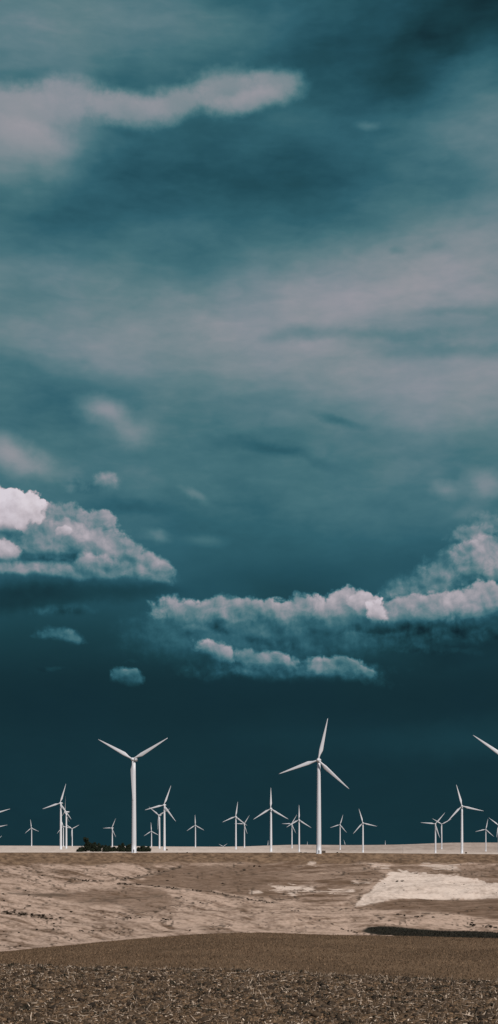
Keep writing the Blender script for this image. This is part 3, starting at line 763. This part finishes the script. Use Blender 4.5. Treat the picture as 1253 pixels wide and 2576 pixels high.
SOFT = [ # display-scale pixels
 (80, 90, 520, 220, 0, .13), (430, 60, 260, 120, 0, .04), (1270, 20, 330, 260, 0, -.15), (930, 130, 260, 170, 0, -.08), (1010, 240, 130, 90, 0, -.05), (330, 190, 140, 60, -10, -.05),
 (30, 420, 260, 170, 0, .15), (90, 360, 240, 120, 0, .10),
 (620, 430, 420, 140, 0, -.05), (800, 440, 200, 100, 0, -.015), (280, 510, 280, 130, 0, -.05), (100, 560, 200, 90, 0, -.03),
 (1200, 320, 240, 140, -10, .09), (1190, 200, 160, 60, -20, .05), (1010, 60, 150, 50, -20, .035), (1120, 120, 90, 40, 30, -.04), (600, 60, 160, 60, -10, .03), (820, 330, 160, 60, 20, .025), (1060, 500, 260, 120, 0, .03), (1260, 470, 160, 160, 0, .06),
 (540, 690, 190, 80, 0, -.05), (400, 640, 300, 70, 0, -.02),
 (980, 700, 520, 150, -8, .09), (1180, 620, 320, 130, 0, .07), (1180, 760, 320, 60, 0, .06), (720, 800, 260, 160, 0, .04), (380, 850, 380, 110, 0, .05), (1200, 940, 420, 120, 0, .05),
 (60, 690, 240, 60, 0, .02), (60, 1010, 300, 110, 0, -.07), (200, 960, 180, 60, 0, -.03),
 (900, 960, 520, 160, 0, .04), (1000, 1050, 420, 110, 0, .03), (1180, 1040, 260, 150, 0, .05),
 (640, 1290, 240, 90, 0, -.035), (820, 1420, 420, 90, 0, -.04), (700, 1480, 240, 60, 0, -.03), (1000, 1220, 360, 110, 0, .03), (430, 1170, 380, 80, 0, .01),
 (1150, 1870, 260, 60, 0, .035), (880, 1840, 420, 60, 0, .012), (200, 1560, 420, 110, 0, -.01), (1180, 1620, 300, 60, 0, -.04),
]
for s_ in SOFT: soft(*s_)
# medium noise texture in the layers
lay = t.noise(t.vm('MULTIPLY', NP, (1, 2.0, 1)), 1/150, 5, .55)
lay2 = t.noise(t.vm('MULTIPLY', NP, (1, 1.6, 1)), 1/420, 4, .5)
up = t.mr(Vv, 1500, 1250, .15, 1)
L = t.m('ADD', L, t.m('MULTIPLY', t.m('SUBTRACT', lay, .5), t.m('MULTIPLY', up, .11)))
mf = t.new('ShaderNodeMapping'); t.l.new(NP, mf.inputs[0]); mf.inputs['Rotation'].default_value = (0, 0, math.radians(9)); mf.inputs['Scale'].default_value = (1, 2.6, 1)
fib = t.noise(mf.outputs[0], 1/75, 3, .5, dist=.6)
L = t.m('ADD', L, t.m('MULTIPLY', t.m('SUBTRACT', fib, .5), t.m('MULTIPLY', up, .05)))
L = t.m('ADD', L, t.m('MULTIPLY', t.m('SUBTRACT', lay2, .5), t.m('MULTIPLY', up, .10)))
PM = warp(PX, 1/110, (90, 50), 4, .6, (50, 700, 3))
MED = [ (750, 842, 120, 26, -3, -.08), (960, 850, 230, 20, 3, -.04), (1130, 900, 200, 26, 2, -.05), (860, 1062, 80, 17, 18, -.07), (650, 1120, 140, 24, 8, -.06), (790, 1160, 110, 16, 20, -.03),
 (260, 1040, 80, 46, 15, .16), (340, 1085, 80, 42, 20, .08), (300, 1100, 140, 40, 0, .03), (40, 1160, 110, 48, 22, .16), (150, 1205, 90, 30, 15, .07), (490, 1245, 46, 14, 30, .08), (400, 1355, 46, 22, 10, .10), (520, 1365, 60, 20, 0, .05),
 (1110, 1240, 50, 28, 0, .09), (1215, 1235, 70, 50, 0, .12), (1170, 1300, 70, 30, 0, .05), (910, 325, 40, 16, 0, .07), (330, 1280, 100, 26, 0, -.05), (1000, 640, 30, 16, 0, -.04), (1090, 640, 40, 18, 0, -.03), (1130, 800, 160, 14, 0, -.03)]
for s_ in MED: soft(*s_, P_=PM)
PB = warp(PX, 1/110, (70, 56), 5, .58, (9, 40, 77))
BAND = [ (40, 305, 200, 72, -4), (185, 272, 150, 66, 2), (320, 285, 150, 54, 2), (440, 262, 130, 54, -10), (570, 230, 112, 70, -8), (690, 216, 100, 54, -4), (630, 255, 120, 38, -14), (70, 370, 130, 50, 10)]
for (cx, cy, rx, ry, rot) in BAND: puff(cx, cy, rx, ry, rot, .62, .54, edge=.75, nz=.5, alpha=.75, kr=.05, fade=False, P_=PB)
# heaped clouds: right shoulder, left group, middle bank
PUFFS = [
 (1245, 1345, 100, 50, 0, .50, .40, .6, 1.2, .75), (1195, 1358, 75, 26, 0, .52, .42, .5, 1.3, .8), (1060, 1485, 110, 52, -12, .45, .37, .6, .9, .95), (1140, 1445, 110, 60, -14, .48, .37, .5, 1.0, .95), (1225, 1420, 100, 62, -8, .57, .42, .4, 1.0, 1.), (1150, 1478, 110, 26, 0, .37, .35, .9, .8, .8), (1260, 1450, 70, 40, 0, .60, .50, .5, 1.1, .8),
 (275, 1222, 40, 28, 0, .58, .48, .6, 1.0, .8), (205, 1235, 70, 30, 0, .42, .36, .8, 1.0, .6),
 (45, 1304, 76, 52, 0, .86, .80, .13, 1.0, 1.), (-25, 1300, 90, 58, 0, .86, .80, .14, .9, 1.), (85, 1325, 40, 34, 0, .82, .76, .15, 1.2, 1.),
 (165, 1322, 52, 52, 0, .50, .50, .3, 1.3, .95), (246, 1335, 50, 46, 10, .55, .50, .25, 1.3, .95), (205, 1366, 125, 46, 4, .57, .47, .35, 1.2, 1.), (115, 1376, 66, 42, 0, .53, .48, .3, 1.2, 1.), (30, 1385, 90, 34, 0, .44, .40, .5, .9, .95),
 (320, 1395, 84, 40, 26, .57, .46, .4, 1.2, .95), (378, 1430, 66, 34, 34, .58, .42, .45, 1.2, .95), (168, 1350, 22, 14, 0, .70, .60, .3, 1.6, .9), (262, 1362, 60, 26, 10, .64, .56, .5, 1.2, .8),
 (150, 1416, 130, 17, 0, .30, .30, .9, .7, 1.), (120, 1408, 90, 14, 0, .34, .32, .9, .6, .7), (300, 1406, 70, 11, 8, .41, .40, .9, .8, .8),
 (14, 1402, 50, 30, 0, .66, .52, .3, 1.3, 1.), (90, 1444, 160, 22, 0, .54, .44, .6, .9, .95), (252, 1430, 60, 36, 0, .60, .44, .5, 1.1, .9), (340, 1446, 110, 28, 6, .53, .36, .6, 1.0, .9), (200, 1452, 120, 20, 0, .52, .42, .7, .9, .9),
]
for p_ in PUFFS: puff(*p_)
for (cx, cy, rx, ry, a_, v_) in [(110, 1500, 290, 44, 1., .185), (330, 1494, 170, 30, .8, .215), (0, 1528, 190, 38, .9, .18)]:
    puff(cx, cy, rx, ry, -2, v_, v_, edge=1.0, nz=.6, alpha=a_, kr=.1, fade=False)
PUFFS2 = [
 (620, 1612, 340, 104, 0, .43, .26, 1., .5, .95, .5), (450, 1590, 150, 90, 0, .38, .25, 1., .6, .8, .5), (860, 1600, 250, 84, 0, .43, .25, 1., .5, .95, .5), (720, 1690, 270, 34, 0, .38, .27, .8, 1.0, .9), (860, 1697, 130, 30, 10, .40, .26, .7, 1.0, .9), (1110, 1600, 280, 44, 0, .30, .21, .9, 1.0, .8),
 (470, 1540, 84, 34, 4, .58, .42, .4, 1.5, .95), (560, 1540, 90, 36, 0, .58, .42, .4, 1.4, .95), (660, 1540, 100, 38, 0, .60, .42, .4, 1.4, .95), (760, 1535, 100, 40, 0, .60, .42, .35, 1.4, .95), (860, 1530, 90, 44, -3, .63, .46, .3, 1.4, 1.), (1040, 1542, 110, 38, 0, .58, .48, .4, 1.2, .95), (1140, 1535, 110, 40, 0, .60, .46, .35, 1.4, .95), (1235, 1525, 100, 48, -5, .62, .46, .3, 1.4, 1.),
 (565, 1585, 40, 24, 10, .27, .27, .8, 1.4, .85), (690, 1618, 110, 18, 8, .25, .25, .9, 1., .75), (500, 1575, 50, 20, 0, .42, .38, .9, 1., .5), (760, 1580, 130, 26, 0, .34, .34, 1., .9, .6), (950, 1590, 130, 22, 0, .30, .29, .9, 1., .6),
 (915, 1518, 42, 26, 0, .72, .60, .4, 1.8, .9), (948, 1543, 26, 34, 0, .84, .70, .4, 1.8, .9),
 (545, 1640, 62, 28, 14, .63, .42, .4, 1.3, .95), (625, 1656, 60, 22, 12, .57, .36, .5, 1.2, .9), (700, 1664, 46, 28, 8, .61, .36, .45, 1.2, .9), (830, 1680, 70, 32, 0, .54, .32, .4, 1.2, .95), (890, 1690, 60, 28, 25, .46, .30, .4, 1.2, .95),
 (1130, 1600, 320, 22, 2, .22, .20, .9, .8, .7), (930, 1600, 100, 9, 0, .34, .30, .9, 1., .6), (1050, 1640, 160, 16, 5, .25, .23, .9, 1., .7),
 (150, 1606, 62, 22, 6, .38, .27, .5, 1.3, .9), (318, 1704, 38, 24, 10, .44, .26, .35, 1.1, .95), (165, 1545, 100, 20, -4, .29, .25, .9, 1., .7), (130, 1690, 50, 10, 0, .20, .18, .9, 1., .5), (330, 1668, 18, 8, 0, .22, .2, .9, 1., .6),
]
for p_ in PUFFS2: puff(*p_)
# tone to colour: navy teal shadows, slate mid tones, rose-grey lights
RAMP = [(.10, srgb(14, 34, 42)), (.165, srgb(22, 49, 57)), (.22, srgb(28, 63, 72)), (.28, srgb(37, 79, 91)), (.34, srgb(50, 96, 108)), (.40, srgb(70, 112, 121)), (.46, srgb(96, 126, 133)), (.52, srgb(124, 138, 145)), (.58, srgb(148, 149, 156)), (.66, srgb(172, 166, 172)), (.76, srgb(193, 184, 190)), (.90, srgb(216, 208, 214))]
skyc = t.ramp(L, RAMP)
# fine blue-green drift
hue = t.noise(NP, 1/300, 3, .5)
skyc = t.mix(t.mr(hue, .4, .62, 0, .10), skyc, t.vm('MULTIPLY', skyc, (.80, .88, 1.14)))
nis = t.new('ShaderNodeTexSky', sky_type='NISHITA', sun_disc=False)
nis.sun_elevation = SUN_EL; nis.sun_rotation = SUN_AZ
back = t.mr(Y_, .25, -.35, 0, 1)
bgA = t.new('ShaderNodeBackground'); t.l.new(skyc, bgA.inputs[0]); bgA.inputs[1].default_value = 1.0
bgB = t.new('ShaderNodeBackground'); t.l.new(nis.outputs[0], bgB.inputs[0]); bgB.inputs[1].default_value = .05
ms = t.new('ShaderNodeMixShader'); t.l.new(back, ms.inputs[0]); t.l.new(bgA.outputs[0], ms.inputs[1]); t.l.new(bgB.outputs[0], ms.inputs[2])
out = t.new('ShaderNodeOutputWorld'); t.l.new(ms.outputs[0], out.inputs[0])

# ------------------------------------------------------------------ camera
cd = bpy.data.cameras.new('camera'); cam = bpy.data.objects.new('camera', cd); COL.objects.link(cam)
cam.location = (0, 0, CAMZ); cam.rotation_euler = (math.radians(90), 0, 0)
cd.sensor_fit = 'HORIZONTAL'; cd.sensor_width = 36; cd.lens = F/1440*36
cd.shift_y = (HY-1480)/1440; cd.clip_start = .1; cd.clip_end = 100000
S.camera = cam
S.view_settings.view_transform = 'Standard'; S.view_settings.look = 'None'; S.view_settings.exposure = 0; S.view_settings.gamma = 1
S.render.resolution_x = 498; S.render.resolution_y = 1024
